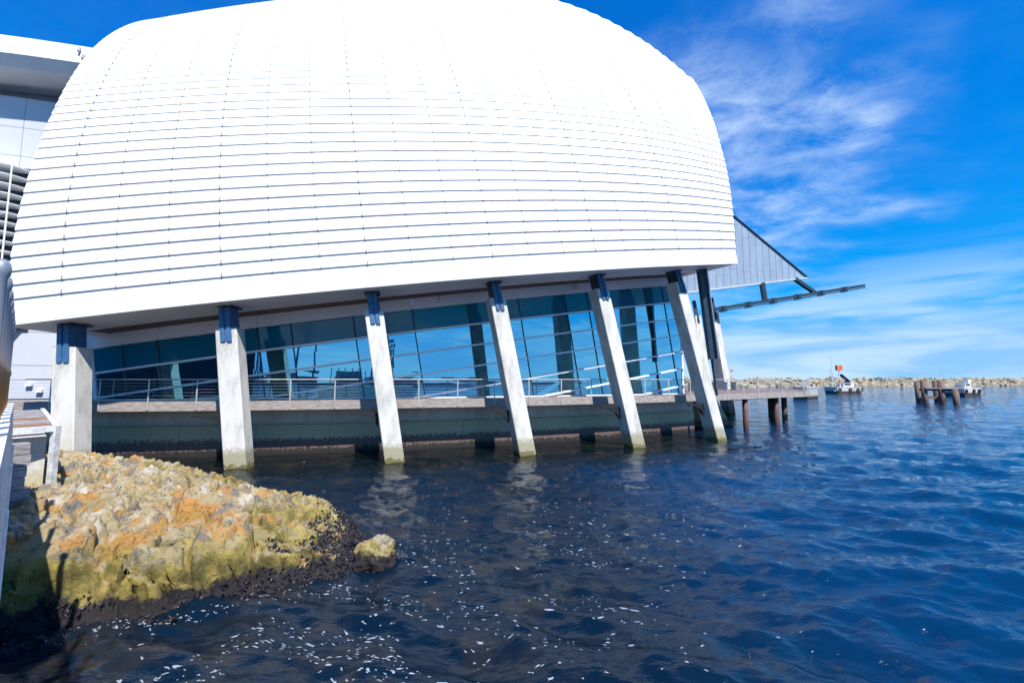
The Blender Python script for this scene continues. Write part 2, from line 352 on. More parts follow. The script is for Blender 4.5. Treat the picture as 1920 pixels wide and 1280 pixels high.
# dark backing hull (inner skin)
mb = MB(); ks = [-1.6]+list(range(0, KTOP+2, 2)); ths = np.linspace(TH_L+.002, TH_R-.002, 40)
for k in ks:
    a_, b_ = th_left(k)+.002, th_right(k)-.002
    for th in ths: mb.v.append(shell(a_+(b_-a_)*(th-ths[0])/(ths[-1]-ths[0]), k, -.07))
nth = len(ths)
for j in range(len(ks)-1):
    for i in range(nth-1): mb.f.append((j*nth+i, j*nth+i+1, (j+1)*nth+i+1, (j+1)*nth+i))
hull = mb.build('shell', 'hullback', bld, smooth=True)
# end walls and back of the shell (closed volume)
for nm, th, sgn in (('end_wall', TH_R-.003, 1), ('end_wall', TH_L+.003, -1)):
    mb = MB(); pr = [Vector(shell((th_right(k)-.003) if sgn > 0 else (th_left(k)+.003), k, -.08)) for k in [-1.7]+list(range(0, KTOP+1, 2))]
    back = Vector(PT(R0-22, th, 0)); n = len(pr)
    zbk = zb(th)+.05
    inner = [Vector((back.x, back.y, max(zbk, p.z)))-Vector((.14*(p.z-zbk)*math.cos(th), .14*(p.z-zbk)*math.sin(th), 0)) for p in pr]
    mb.v = [tuple(p) for p in pr]+[tuple(p) for p in inner]
    for i in range(n-1): mb.f.append((i, i+1, n+i+1, n+i))
    mb.build(nm, 'zinc' if sgn > 0 else 'white', hull)

def panel(th0, th1, k0, k1, lip=.085, gap=.006, seg=2):
    """one weatherboard: bottom edge stands proud, top tucks under the next"""
    g = gap/R0; th0 += g; th1 -= g; V = []; F = []
    for i in range(seg+1):
        th = th0+(th1-th0)*i/seg
        V += [shell(th, k0, -.05), shell(th, k0-.03, lip), shell(th, k0+.10, lip+.003), shell(th, k1+.06, .012), shell(th, k1+.06, -.05)]
    for i in range(seg):
        a = i*5; b = a+5
        for j in range(4): F.append((a+j, b+j, b+j+1, a+j+1))
    F += [(0, 1, 2, 3, 4), tuple(seg*5+x for x in (4, 3, 2, 1, 0))]
    return V, F
NIND = 14
def lip_at(k): return float(np.interp(k, [0, 6, 14, 22, 30], [.088, .078, .055, .033, .021]))
for k in range(NIND):
    cj = course_joints(k)
    for i in range(len(cj)-1):
        V, F = panel(cj[i], cj[i+1], k, k+1, lip_at(k)); MB().add(V, F).build('cladding_panel', 'white', hull)
mb = MB()
for k in range(NIND, KTOP):
    cj = course_joints(k)
    for i in range(len(cj)-1):
        V, F = panel(cj[i], cj[i+1], k, k+1, lip_at(k)); mb.add(V, F)
o = mb.build('upper_cladding', 'white', hull); o['kind'] = 'stuff'
mb = MB()
for k in range(0, KTOP-14):
    for th in course_joints(k)[1:-1]:
        hvy = any(abs(th-x) < 1e-6 for x in heavy); wd = (.024 if hvy else .014)/R0
        P = []
        for kk, o1, o2 in ((k-.05, -.02, lip_at(k)+.02), (k+(.24 if hvy else .15), -.02, lip_at(k)+.012)):
            P += [shell(th-wd, kk, o2), shell(th+wd, kk, o2), shell(th+wd, kk, o1), shell(th-wd, kk, o1)]
        mb.hexa(P)
o = mb.build('joint_clips', 'clip', hull); o['kind'] = 'stuff'
# deep bottom fascia panels
FJ = [TH_L]+heavy+[TH_R]
for i in range(len(FJ)-1):
    g = .006/R0; a, b = FJ[i]+g, FJ[i+1]-g; seg = 4; V = []; F = []
    for j in range(seg+1):
        th = a+(b-a)*j/seg
        x0 = PT(R0+.17, th, zb(th)); x1 = shell(th, .06, .02); x2 = shell(th, .06, -.05); x3 = PT(R0-.05, th, zb(th))
        V += [x3, x0, PT(R0+.175, th, zb(th)+.16), x1, x2]
    for j in range(seg):
        p = j*5; q = p+5
        for c in range(4): F.append((p+c, q+c, q+c+1, p+c+1))
    F += [(0, 1, 2, 3, 4), tuple(seg*5+x for x in (4, 3, 2, 1, 0))]
    MB().add(V, F).build('fascia_panel', 'white', bld)
# soffit panels, timber strip, header panels
GR = 81.0
def arc_slab(a, b, r0, r1, zf0, zf1, seg=4):
    V = []; F = []
    for j in range(seg+1):
        th = a+(b-a)*j/seg
        V += [PT(r0, th, zf0(th)), PT(r1, th, zf0(th)), PT(r1, th, zf1(th)), PT(r0, th, zf1(th))]
    for j in range(seg):
        p = j*4; q = p+4
        for c in range(4): F.append((p+c, p+(c+1) % 4, q+(c+1) % 4, q+c))
    F += [(3, 2, 1, 0), tuple(seg*4+x for x in (0, 1, 2, 3))]
    return MB().add(V, F)
SJ = sorted(set([TH_L]+[h+d for h in heavy for d in (0, .034)]+[TH_R]))
SJ = [x for x in SJ if x <= TH_R]
for i in range(len(SJ)-1):
    arc_slab(SJ[i]+.0001, SJ[i+1]-.0001, R0-.06, 82.25, lambda t: zb(t)+.012, lambda t: zb(t)+.1).build('soffit_panel', 'soffit', bld)
arc_slab(.098, .500, 82.245, GR-.1, lambda t: zb(t)+.03, lambda t: zb(t)+.12, 24).build('timber_soffit', 'timber', bld)
arc_slab(TH_L+.002, .0979, 82.24, GR-.1, lambda t: zb(t)+.03, lambda t: zb(t)+.12, 2).build('soffit_panel', 'soffit', bld)
arc_slab(.5002, TH_R-.002, 82.24, 70., lambda t: zb(t)+.03, lambda t: zb(t)+.12, 3).build('soffit_panel', 'soffit', bld)
# ---- glass wall: mullions lean with the rise of the shell
TOPM = [.0892, .1053, .1244, .1614, .1792, .1983, .2351, .2720, .3095, .3286, .3471, .3850, .4044, .4236, .4619, .4825, .5050]
DECKZ = 2.62
def gtop(th): return zb(th)-.62
LEANS = [.155]*6+[.165, .172, .172, .168, .176, .18, .18, .182, .188, .19, 0.]
def mth(i, z):     # angle of mullion i at height z
    th = TOPM[i]; return th+LEANS[i]*(gtop(th)-z)/GR
def row_z(th, r): return gtop(th)-1.18*r
NM = len(TOPM)
def line_pt(i, r):
    """where mullion i meets transom r (r counted down from the glass top), clipped at the deck"""
    z = gtop(TOPM[i])
    for _ in range(6):
        th = mth(i, z); z = gtop(th)-1.18*r
    return th, z
for i in range(NM-1):
    arc_slab(TOPM[i]+.0001, TOPM[i+1]-.0001, GR+.0, GR-.12, lambda t: gtop(t)+.03, lambda t: zb(t)+.06, 2).build('header_panel', 'header', bld)
    r = 0
    while True:
        a0, b0 = line_pt(i, r), line_pt(i+1, r); a1, b1 = line_pt(i, r+1), line_pt(i+1, r+1)
        if b0[1] < DECKZ+.08: break
        poly = [a0, b0, b1, a1]
        # clip at deck level
        zc_ = DECKZ+.06; out = []
        for j in range(4):
            p, q = poly[j], poly[(j+1) % 4]
            if p[1] >= zc_: out.append(p)
            if (p[1]-zc_)*(q[1]-zc_) < 0:
                f = (zc_-p[1])/(q[1]-p[1]); out.append((p[0]+(q[0]-p[0])*f, zc_))
        r += 1
        if len(out) < 3: continue
        n = len(out); jit = random.uniform(-.004, .004)
        V = [PT(GR-.03+jit, t, z) for t, z in out]+[PT(GR-.055+jit, t, z) for t, z in out]
        F = [tuple(range(n)), tuple(range(2*n-1, n-1, -1))]+[(j, n+j, n+(j+1) % n, (j+1) % n) for j in range(n)]
        MB().add(V, F).build('glass_pane', 'spandrel' if r == 1 else 'glass', bld)
for i in range(NM):
    z1 = gtop(TOPM[i])+.02; t0 = mth(i, DECKZ+.05); edge = i in (0, NM-1)
    MB().beam(PT(GR-.02, TOPM[i], z1), PT(GR-.02, t0, DECKZ+.02), .10 if edge else .05, .10 if edge else .08).build('mullion', 'frame' if edge else 'mull', bld)
for r in range(1, 8):
    pts = []
    for i in range(NM):
        pts.append(line_pt(i, r))
    seq = []
    for i in range(NM-1):
        p, q = pts[i], pts[i+1]
        if q[1] < DECKZ+.05: continue
        if p[1] < DECKZ+.05:
            f = (DECKZ+.05-p[1])/(q[1]-p[1]); p = (p[0]+(q[0]-p[0])*f, DECKZ+.05)
        seq.append((p, q))
    mb = MB()
    for p, q in seq: mb.beam(PT(GR+.07, p[0], p[1]), PT(GR+.07, q[0], q[1]), .16, .085)
    if seq: mb.build('transom', 'frame', bld)
arc_slab(.094, .5045, GR+.06, GR-.08, lambda t: DECKZ+.003, lambda t: DECKZ+.06, 20).build('sill', 'frame', bld)
# interior: floor, back wall, ceiling, columns, blinds
arc_slab(.094, .504, GR-.1, 70, lambda t: DECKZ-.3, lambda t: DECKZ-.01, 12).build('interior_floor', 'intdark', bld)
arc_slab(.094, .504, 70.2, 70, lambda t: DECKZ, lambda t: zb(t)+1.5, 12).build('interior_wall', 'intdark', bld)
arc_slab(.094, .504, GR-.13, 70.2, lambda t: gtop(t)+.1, lambda t: gtop(t)+.2, 12).build('interior_ceiling', 'intdark', bld)
for th in (.0945, .5035):
    arc_slab(th-.0004, th+.0004, GR-.13, 70.2, lambda t: DECKZ, lambda t: gtop(t)+.1, 1).build('interior_side_wall', 'intdark', bld)
for th, wd in ((.128, .9), (.195, .8), (.305, 1.0), (.372, 1.3), (.442, 1.5)):
    a = Vector(PT(79.6, th+.012, DECKZ)); b = Vector(PT(79.6, th, gtop(th)))
    MB().beam(a, b, wd, .5).build('interior_column', 'intcol', bld)
MB().beam(PT(79.5, .456, DECKZ+.3), PT(79.5, .477, gtop(.47)), .7, .4).build('interior_brace', 'intcol', bld)
for k in range(24):
    z = DECKZ+.25+k*.24
    for a, b in ((.318, .372), (.378, .442), (.45, .5)):
        if z < gtop(a)-1.6: arc_slab(a, b, 78.6, 78.3, lambda t: z+RISE*R0*(t-a), lambda t: z+.03+RISE*R0*(t-a), 3).build('blind_slat', 'blind', bld)
# concrete base wall with casting joints
WJ = np.linspace(.06, .512, 12)
for i in range(11):
    arc_slab(WJ[i]+.00012, WJ[i+1]-.00012, 81.35, 80.6, lambda t: -1.2, lambda t: 1.42, 3).build('base_wall_panel', 'basewall', bld)
arc_slab(.06, .512, 81.25, 80.5, lambda t: 1.43, lambda t: 2.28, 20).build('base_beam', 'basewall', bld)
# ---- pillars
PILL = [.118, .190, .2634, .336, .4125, .4885]
PLEANS = [.163, .163, .163, .163, .165, .185]; RLEAN = .12
def pil_axis(i, z, du=0., dr=0.):
    th = PILL[i]; R = 84.85-RLEAN*z
    p = Vector(PT(R, th, z)); u = Vector((math.cos(th), math.sin(th), 0)); n = Vector((math.sin(th), -math.cos(th), 0))
    return p-u*(PLEANS[i]*z)+u*du+n*dr
def pil_box(mb, i, z0, z1, u0, u1, r0, r1, cham=0):
    P = []
    for z in (z0, z1):
        for du, dr in ((u0, r1), (u1, r1), (u1, r0), (u0, r0)): P.append(pil_axis(i, z, du, dr))
    return mb.hexa(P)
for i in range(6):
    th = PILL[i]; ztop = zb(th-.163*6/84)-.95; W = .42
    mb = MB(); V = []
    c = .03
    ring = [(-W+c, 0), (W-c, 0), (W, -c), (W, -.82), (-W, -.82), (-W, -c)]
    for z in (-1.5, .6, ztop*.6, ztop):
        for du, dr in ring: V.append(pil_axis(i, z, du, dr))
    n = 6; F = [(j*n+k, j*n+(k+1) % n, (j+1)*n+(k+1) % n, (j+1)*n+k) for j in range(3) for k in range(n)]+[tuple(range(n-1, -1, -1)), tuple(range(3*n, 4*n))]
    pl = mb.add(V, F).build('pillar', 'pillar', bld)
    mb = MB(); zt = zb(th-.163*ztop/84)-.03
    pil_box(mb, i, ztop-.62, zt-.04, -.20, -.03, -.02, .07); pil_box(mb, i, ztop-.62, zt-.04, .05, .22, -.02, .07)      # two channels let into the face
    pil_box(mb, i, ztop-.62, zt-.05, -.03, .05, -.03, .015)
    mb.build('steel_channel', 'steelblue', pl)
    mb = MB(); pil_box(mb, i, ztop-.02, zt-.03, -.22, .26, -.74, -.03); mb.build('steel_bracket', 'steelblue' if i < 2 else 'steeldark', pl)
    mb = MB(); pil_box(mb, i, ztop+.12, ztop+.5, .262, .285, -.6, -.25); mb.build('stiffener_plate', 'steelblue', pl)
    mb = MB(); pil_box(mb, i, zt-.03, zt+.02, -.34, .38, -.95, .10); mb.build('bearing_plate', 'steeldark', pl)
    # haunch bracket from the boardwalk to the pillar
    mb = MB(); u = Vector((math.cos(th), math.sin(th), 0)); a = pil_axis(i, 2.1, -.43, -.45)
    prf = [(0, .04), (-1.2, .04), (-1.2, -.03), (-.7, -.08), (-.25, -.26), (0, -.6)]
    nrm = Vector((math.sin(th), -math.cos(th), 0)); V = [a+u*x+Vector((0, 0, z))+nrm*s for s in (-.08, .08) for x, z in prf]
    n = 6; mb.add(V, [tuple(range(n)), tuple(range(2*n-1, n-1, -1))]+[(j, n+j, n+(j+1) % n, (j+1) % n) for j in range(n)]); mb.build('haunch_bracket', 'blacksteel', pl)
for th, R in ((.158, 81.2), (.395, 81.2), (.2915, 81.2)):
    p = PT(R, th, zb(th)-.22); MB().box(p, .22, .2, .26, th).build('security_camera_box', 'soffit', bld)  # small security camera boxes under the soffit

# ---- zinc prow wall, outrigger beam, hanging column, far pillars at the sea end
Q0 = Vector((22.4, 46., 0)); QD = Vector((.942, .331, 0)); QN = Vector((.331, -.942, 0))
def qp(s, z, d=0.): return Q0+QD*s+QN*d+Vector((0, 0, z))
def fin_bot(s): return 13.55+.168*s
def fin_top(s): return 22.6-.555*(s-1.9)
STIP = 14.0; S0 = -9.0
fin_t = .5
mb = MB(); prow_v = [qp(S0, fin_bot(S0)), qp(STIP, fin_bot(STIP)), qp(STIP, fin_bot(STIP)+.1), qp(S0, fin_top(S0))]
V = [p for p in prow_v]+[p-QN*fin_t for p in prow_v]
prow = mb.add(V, [(0, 1, 2, 3), (7, 6, 5, 4), (0, 4, 5, 1), (1, 5, 6, 2), (2, 6, 7, 3), (3, 7, 4, 0)]).build('zinc_prow_wall', 'steeldark', bld)
wd = 1.0; s = S0
while s < STIP-.2:
    e = min(s+wd, STIP); br = sorted([fin_bot(s)+.02, fin_top(s)])
    # each strip is divided by cross joints
    z0 = fin_bot(s)+.03; cuts = [0, random.uniform(1.2, 3.2)]
    while cuts[-1] < fin_top(s)-z0: cuts.append(cuts[-1]+random.uniform(2.6, 4.2))
    for a, b in zip(cuts[:-1], cuts[1:]):
        def zz(ss, h):   # height h above the bottom, slanted with the seams
            return min(fin_bot(ss)+.03+h, fin_top(ss)-.03)
        lo0, lo1, hi0, hi1 = zz(s+.02, a+.015), zz(e-.02, a+.015), zz(s+.02, b), zz(e-.02, b)
        if hi0-lo0 < .02: continue
        P = [qp(s+.02, lo0, .004), qp(e-.02, lo1, .004), qp(e-.02, max(hi1, lo1+.005), .004), qp(s+.02, hi0, .004)]
        P2 = [p+QN*.03 for p in P]; MB().hexa(P+P2).build('zinc_panel', 'zinc', prow)
    s = e
MB().beam(qp(S0, fin_top(S0)+.03, -.2), qp(STIP+.05, fin_top(STIP)+.0, -.2), .75, .10).build('ridge_flashing', 'steeldark', prow)
MB().beam(qp(S0, fin_bot(S0)-.05, -.2), qp(STIP, fin_bot(STIP)-.05, -.2), .7, .1).build('edge_trim', 'white', prow)
def bz(s): return 11.3+.18*s
ob = MB(); ob.beam(qp(-1, bz(-1)), qp(24.2, bz(24.2)), .45, .34); ob.beam(qp(-1, bz(-1)-.30), qp(24.2, bz(24.2)-.30), .5, .12)
ob = ob.build('outrigger_beam', 'steeldark', bld)
for s in (.5, 4.2, 8.0, 12, 16., 20.2): MB().beam(qp(s, bz(s)-.1), qp(s+.5, bz(s+.5)-.1), .62, .66).build('beam_collar', 'steeldark', ob)
MB().beam(qp(7.0, bz(7)+.1), qp(6.7, fin_bot(6.7)), .4, .5).build('strut', 'steeldark', ob)
MB().beam(qp(15.2, bz(15.2)+.1), qp(12.0, fin_bot(12.0)), .4, .4).build('strut', 'steeldark', ob)
for du in (-.3,):
    hc = MB().beam((12.45, 27.6, zb(.495)+.02), (13.05, 27.75, 4.95), .42, .46).build('hanging_column', 'steeldark', bld)
    MB().tube((13.02, 27.8, 5.0), (13.3, 27.9, 2.6), .09).build('column_pin', 'steeldark', hc)
    MB().beam((12.66, 27.40, zb(.495)), (13.27, 27.55, 4.95), .04, .44).build('column_lit_face', 'zinc', hc)  # paler plate puts the column's lit right face into the colour
for (x, y, ztop) in ((23.4, 46.6, 11.0), (21.2, 46.2, 10.6)):
    mb = MB(); u = Vector((.9, .43, 0)); n = Vector((.43, -.9, 0)); P = []
    for z in (-1.2, ztop):
        c = Vector((x-.10*z, y+.05*z, z))
        P += [c-u*.45+n*.5, c+u*.45+n*.5, c+u*.45-n*.5, c-u*.45-n*.5]
    pl = mb.hexa(P).build('pillar', 'pillar', bld)
    c = Vector((x-.10*ztop, y+.05*ztop, ztop)); MB().beam(c-Vector((0, 0, .8))+n*.52, c+Vector((-.2, .1, 1.7))+n*.3, .3, .3).build('steel_bracket', 'steeldark', pl)

# ------------------------------------------------------------------ boardwalk
bw = thing('boardwalk', 'timber edged boardwalk with steel rail below the blue glass, rounded at its sea end', 'boardwalk', PT(82, .3, DECKZ))
DR = 82.5; TH_E = .652
end = [(25.0, 36.6), (27.0, 39.2), (29.0, 42.0), (30.2, 44.6), (29.4, 46.0), (22, 47.6), (14, 47.5)]
mb = MB(); tt = np.linspace(.02, TH_E, 60)
inner = [PT(80.5, min(t, .505) if t < .505 else .505, 0) for t in tt]
top = [PT(DR, t, 0) for t in tt]+[(x, y, 0) for x, y in end]+[PT(80.9, .512, 0)]+[PT(80.9, t, 0) for t in np.linspace(.505, .02, 40)]
n = len(top); mb.add([(x, y, DECKZ-.002) for x, y, _ in top]+[(x, y, DECKZ-.22) for x, y, _ in top], [tuple(range(n)), tuple(range(2*n-1, n-1, -1))]+[(i, n+i, n+(i+1) % n, (i+1) % n) for i in range(n)])
mb.build('deck', 'deckboard', bw)
edge = [PT(DR, t, 0) for t in np.arange(.04, TH_E, 1.95/DR)]
edge += [(24.0, 35.4, 0)]+[(x, y, 0) for x, y in end[:5]]
for i in range(len(edge)-1):
    a, b = Vector(edge[i]), Vector(edge[i+1]); d = (b-a).normalized(); nn = Vector((d.y, -d.x, 0))
    MB().beam(a+d*.012+nn*.05+Vector((0, 0, DECKZ-.19)), b-d*.012+nn*.05+Vector((0, 0, DECKZ-.19)), .09, .43).build('edge_board', 'edgetimber', bw)
    p = a+nn*.12
    MB().beam(p+Vector((0, 0, DECKZ-.36)), p+Vector((0, 0, DECKZ+.99)), .055, .016).build('rail_post', 'railw', bw)
    for k in range(6):
        z = DECKZ+.14+k*.14
        MB().tube(a+nn*.12+Vector((0, 0, z)), b+nn*.12+Vector((0, 0, z)), .0065, 4).build('rail_wire', 'steelpale', bw)
    MB().tube(a+nn*.12+Vector((0, 0, DECKZ+1.0)), b+nn*.12+Vector((0, 0, DECKZ+1.0)), .028, 6).build('top_rail', 'railw', bw)
for x, y, r in ((17.1, 31.6, .27), (21.2, 34.6, .31), (23.2, 36.7, .30), (26.2, 43.7, .30), (24.4, 40.3, .28)):
    MB().tube((x, y, -2), (x, y, DECKZ-.2), r*.7, 14).build('pile', 'pile', bw, True)
for a, b in (((16.2, 31.2), (24.2, 37.4)), ((13.5, 33), (25.5, 44))):
    MB().beam((*a, DECKZ-.36), (*b, DECKZ-.36), .3, .26).build('bearer', 'steeldark', bw)
mb = MB(); V = [(13.6, 31, -1), (17.6, 33.5, -1), (15.0, 31.8, 2.35), (13.6, 31, 2.35)]
V2 = [(x-.7, y+1.3, z) for x, y, z in V]; mb.add(V+V2, [(0, 1, 2, 3), (7, 6, 5, 4), (0, 4, 5, 1), (1, 5, 6, 2), (2, 6, 7, 3), (3, 7, 4, 0)]); mb.build('raking_prop', 'basewall', bw)
# tables and benches on the terrace
for i, (x, y) in enumerate(((15.2, 37.5), (18.2, 39.5), (21.5, 42.5))):
    t = thing('terrace_table', ['dark terrace table nearest the slanted pillar on the boardwalk', 'dark terrace table in the middle of the boardwalk end', 'dark terrace table farthest along the boardwalk end'][i], 'table', (x, y, DECKZ), 'terrace tables')
    MB().box((x, y, DECKZ+.74), 1.5, .8, .05, .4).build('table_top', 'steeldark', t)
    for sx in (-1, 1):
        MB().box((x+sx*.6*math.cos(.4), y+sx*.6*math.sin(.4), DECKZ+.36), .06, .6, .72, .4).build('leg', 'steelpale', t)
    for sy in (-1, 1):
        MB().box((x-sy*.75*math.sin(.4), y+sy*.75*math.cos(.4), DECKZ+.43), 1.5, .28, .05, .4).build('bench_seat', 'steeldark', t)

# ------------------------------------------------------------------ annex at the left
ax = thing('annex_building', 'pale panelled annex with overhanging curved roof behind the left end of the white shell', 'building', (-24, 23, 0))
A0 = Vector((-26.4, 22., 0)); AD = Vector((.96, .28, 0)); AN = Vector((.28, -.96, 0))
def ap(s, z, d=0.): return A0+AD*s+AN*d+Vector((0, 0, z))
def awall(s0, s1, z0, z1, name, m, d0=0., d1=-.15, par=None):
    P = [ap(s0, z0, d0), ap(s1, z0, d0), ap(s1, z0, d1), ap(s0, z0, d1), ap(s0, z1, d0), ap(s1, z1, d0), ap(s1, z1, d1), ap(s0, z1, d1)]
    return MB().hexa(P).build(name, m, par or ax)
core = awall(-12, 5.6, 0.4, 18.9, 'wall', 'annex', -.2, -8)
zs = [2.62, 4.35, 6.1, 7.9, 9.9, 12.0, 14.0, 15.6, 17.2, 18.9]
ss = [-12, -8, -4, -.1, 3.0, 5.55]
for a, b in zip(zs[:-1], zs[1:]):
    for c, d in zip(ss[:-1], ss[1:]):
        awall(c+.012, d-.012, a+.012, b-.012, 'wall_panel', 'annex', -.05, -.19, core)
awall(-12, 5.5, 18.95, 19.65, 'recess_wall', 'annexdark', -.9, -1.0, core)
awall(-12, 5.6, .2, 2.55, 'plinth', 'basewall', -.1, -.19, core)
# overhanging roof slab with a bright curved fascia, rising to the left
mb = MB(); pr = []
for s in np.linspace(-14, 6.5, 12):
    zt = 21.35+.05*s-.004*s*s
    pr.append((s, zt))
V = []
for s, zt in pr: V += [ap(s, zt-1.62, 1.30), ap(s, zt-1.12, 1.72), ap(s, zt, 1.45), ap(s, zt+.3, -6), ap(s, zt-1.7, -6)]
F = []
for i in range(len(pr)-1):
    a = i*5; b = a+5
    for c in range(5): F.append((a+c, b+c, b+(c+1) % 5, a+(c+1) % 5))
F += [(0, 1, 2, 3, 4), tuple((len(pr)-1)*5+x for x in (4, 3, 2, 1, 0))]
rf = mb.add(V, F).build('roof', 'white', ax)
for s, z in ((-.6, 20.85), (3.2, 20.75), (3.0, 21.1)): MB().tube(ap(s, z-.14, 1.72), ap(s, z+.14, 1.62), .06, 6).build('roof_fixing', 'clip', rf)
MB().tube(ap(2.05, 18.9, .1), ap(1.6, 10.6, .1), .03, 6).build('stay_rod', 'steelpale', ax)
# stack of sunshade shelves in front of dark glass
wg = awall(-9, 1.0, 6.2, 14.9, 'louvre_window', 'annexglass', .06, -.04)
for k in range(17):
    z = 6.6+k*.5
    P = [(-9, 0), (.15, 0), (1.0, 0), (.35, 1.0), (-.35, 1.35), (-9, 1.35)]
    n = len(P); V = [ap(a, z, .07+b) for a, b in P]+[ap(a, z+.04, .07+b) for a, b in P]
    MB().add(V, [tuple(range(n-1, -1, -1)), tuple(range(n, 2*n))]+[(j, (j+1) % n, n+(j+1) % n, n+j) for j in range(n)]).build('sunshade_shelf', 'white', wg)
for s, d in ((-.35, 1.40), (.36, 1.06), (-2.6, 1.4), (-5, 1.4)):
    MB().tube(ap(s, 6.2, d), ap(s, 14.95, d), .035, 6).build('shelf_rod', 'frame', wg)
for s in (.35, -.35):
    for z in (8.2, 11.6): MB().tube(ap(-.35, z, 1.4), ap(.36, z+.5, 1.06), .03, 5).build('shelf_brace', 'frame', wg)
for s, z in ((1.3, 3.35), (1.75, 3.02)): MB().box(ap(s, z, .05), .26, .16, .14, .28).build('wall_light', 'white', ax)
MB().tube(ap(-8, 3.62, .9), ap(4.8, 3.62, .9), .022, 6).build('handrail', 'railw', ax)

# ------------------------------------------------------------------ water
def wave_field(x, y):
    z = np.zeros_like(x); r = np.random.default_rng(3)
    lens = np.concatenate([np.geomspace(.35, 1.2, 26), np.geomspace(1.2, 4.5, 22), np.geomspace(5, 11, 6)])
    dist = np.hypot(x, y)
    for L in lens:
        ang = -1.95+r.normal()*.5; k = 2*math.pi/L; ph = r.uniform(0, 6.28)
        amp = (.0088*L**.9 if L < 1.6 else .0082*L**.55)*(1.0 if L < 4.6 else .5)
        fade = np.clip(1.6-dist*.011/L, 0, 1)
        q = k*(x*math.cos(ang)+y*math.sin(ang))+ph
        z += fade*amp*(np.sin(q)-.28*np.cos(2*q))
    return z
def shelter(x, y):   # calmer behind the pillars and the rock
    d = np.hypot(x-CX, y-CY); return np.clip((d-82)/7, .25, 1)
az = np.concatenate([np.radians(np.linspace(-66, 66, 820)), np.radians(np.linspace(66, 294, 60))[1:-1]])
ys = np.concatenate([np.linspace(900, 3, 430)])
rr = 3.6*800/np.concatenate([np.geomspace(2600, 900, 40)[:-1], np.linspace(900, 10, 400), np.geomspace(10, .3, 24)[1:]])
A, Rr = np.meshgrid(az, rr); X = Rr*np.sin(A); Y = Rr*np.cos(A)
Z = wave_field(X, Y)*shelter(X, Y)
na, nr = len(az), len(rr)
idx = np.arange(nr*na).reshape(nr, na); nxt = np.roll(idx, -1, 1)
F = np.stack([idx[:-1], nxt[:-1], nxt[1:], idx[1:]], -1).reshape(-1, 4)[:, ::-1]
V = np.stack([X, Y, Z], -1).reshape(-1, 3)
wo = npmesh('water', V, F, 'water'); wo['kind'] = 'structure'
def wz(x, y):
    a = np.array([x], float), np.array([y], float); return float((wave_field(*a)*shelter(*a))[0])

near_e = np.array([(-13.5, 4.0), (-10.0, 5.4), (-7.4, 6.25), (-6.4, 6.75), (-5.4, 7.0), (-4.6, 7.25), (-3.9, 7.75), (-3.2, 8.0), (-2.45, 8.5)])
far_e = np.array([(-2.45, 8.5), (-3.0, 9.6), (-3.9, 10.9), (-5.0, 11.9), (-7.2, 12.9), (-9.2, 14.1), (-11.5, 15.7), (-13.6, 17.0), (-17, 18.2), (-22, 17)])
def inside(X, Y, P):
    c = np.zeros(X.shape, bool); n = len(P); j = n-1
    for i in range(n):
        xi, yi = P[i]; xj, yj = P[j]
        c ^= ((yi > Y) != (yj > Y)) & (X < (xj-xi)*(Y-yi)/(yj-yi+1e-12)+xi); j = i
    return c
ROCKP = np.concatenate([near_e, far_e[1:]])
# foam flecks drifting on the surface
mb = MB(); cnt = 0
fx = []; 
while len(fx) < 1000:
    px = random.uniform(150, 1520); py = random.uniform(860, 1278)
    line = 1330-(py-900)*.9
    dens = math.exp(-((px-(560+ (1280-py)*1.55))/330.)**2)
    if py < 930: dens *= .25
    if random.random() > dens*.9+.03: continue
    if mn.noise((px*.008, py*.02, 3.)) < -.05: continue
    dx = (px-960)/800; d = 3.6*800/(py-712); fx.append((dx*d, d))
for _ in range(110):      # a little wash round the foot of the rock
    j_ = random.randrange(2, 8); a_, b_ = ((-7.4, 6.1), (-6.4, 6.6), (-5.4, 6.85), (-4.6, 7.05), (-3.9, 7.5), (-3.2, 7.75), (-2.3, 8.1), (-1.9, 8.6), (-2.3, 9.6))[j_-2:j_]
    f_ = random.random(); fx.append((a_[0]+(b_[0]-a_[0])*f_+random.gauss(.05, .10), a_[1]+(b_[1]-a_[1])*f_+random.gauss(-.12, .12)))
fxa = np.array(fx); fz = wave_field(fxa[:, 0], fxa[:, 1])*shelter(fxa[:, 0], fxa[:, 1])
for (x, y), z in zip(fx, fz):
    if inside(np.array([x]), np.array([y]), ROCKP)[0]: continue
    rad = random.uniform(.004, .0125)*random.choice((1, 1, 1, 1.7)); n = 9; st = random.uniform(1.3, 4.); an0 = random.uniform(-.7, .4)
    P = []
    for i in range(n):
        a = 2*math.pi*i/n; r = rad*random.uniform(.25, 1.35); u, v = r*math.cos(a)*st, r*math.sin(a)
        xx, yy = x+u*math.cos(an0)-v*math.sin(an0), y+u*math.sin(an0)+v*math.cos(an0); P.append((xx, yy))
    pa = np.array(P); pz = wave_field(pa[:, 0], pa[:, 1])*shelter(pa[:, 0], pa[:, 1])
    mb.add([(a, b, c+.006) for (a, b), c in zip(P, pz)]+[(x, y, z+.014)], [(i, (i+1) % n, n) for i in range(n)])
o = mb.build('sea_foam', 'foam'); o['kind'] = 'stuff'; o['label'] = 'white foam flecks drifting on the dark water'; o['category'] = 'foam'

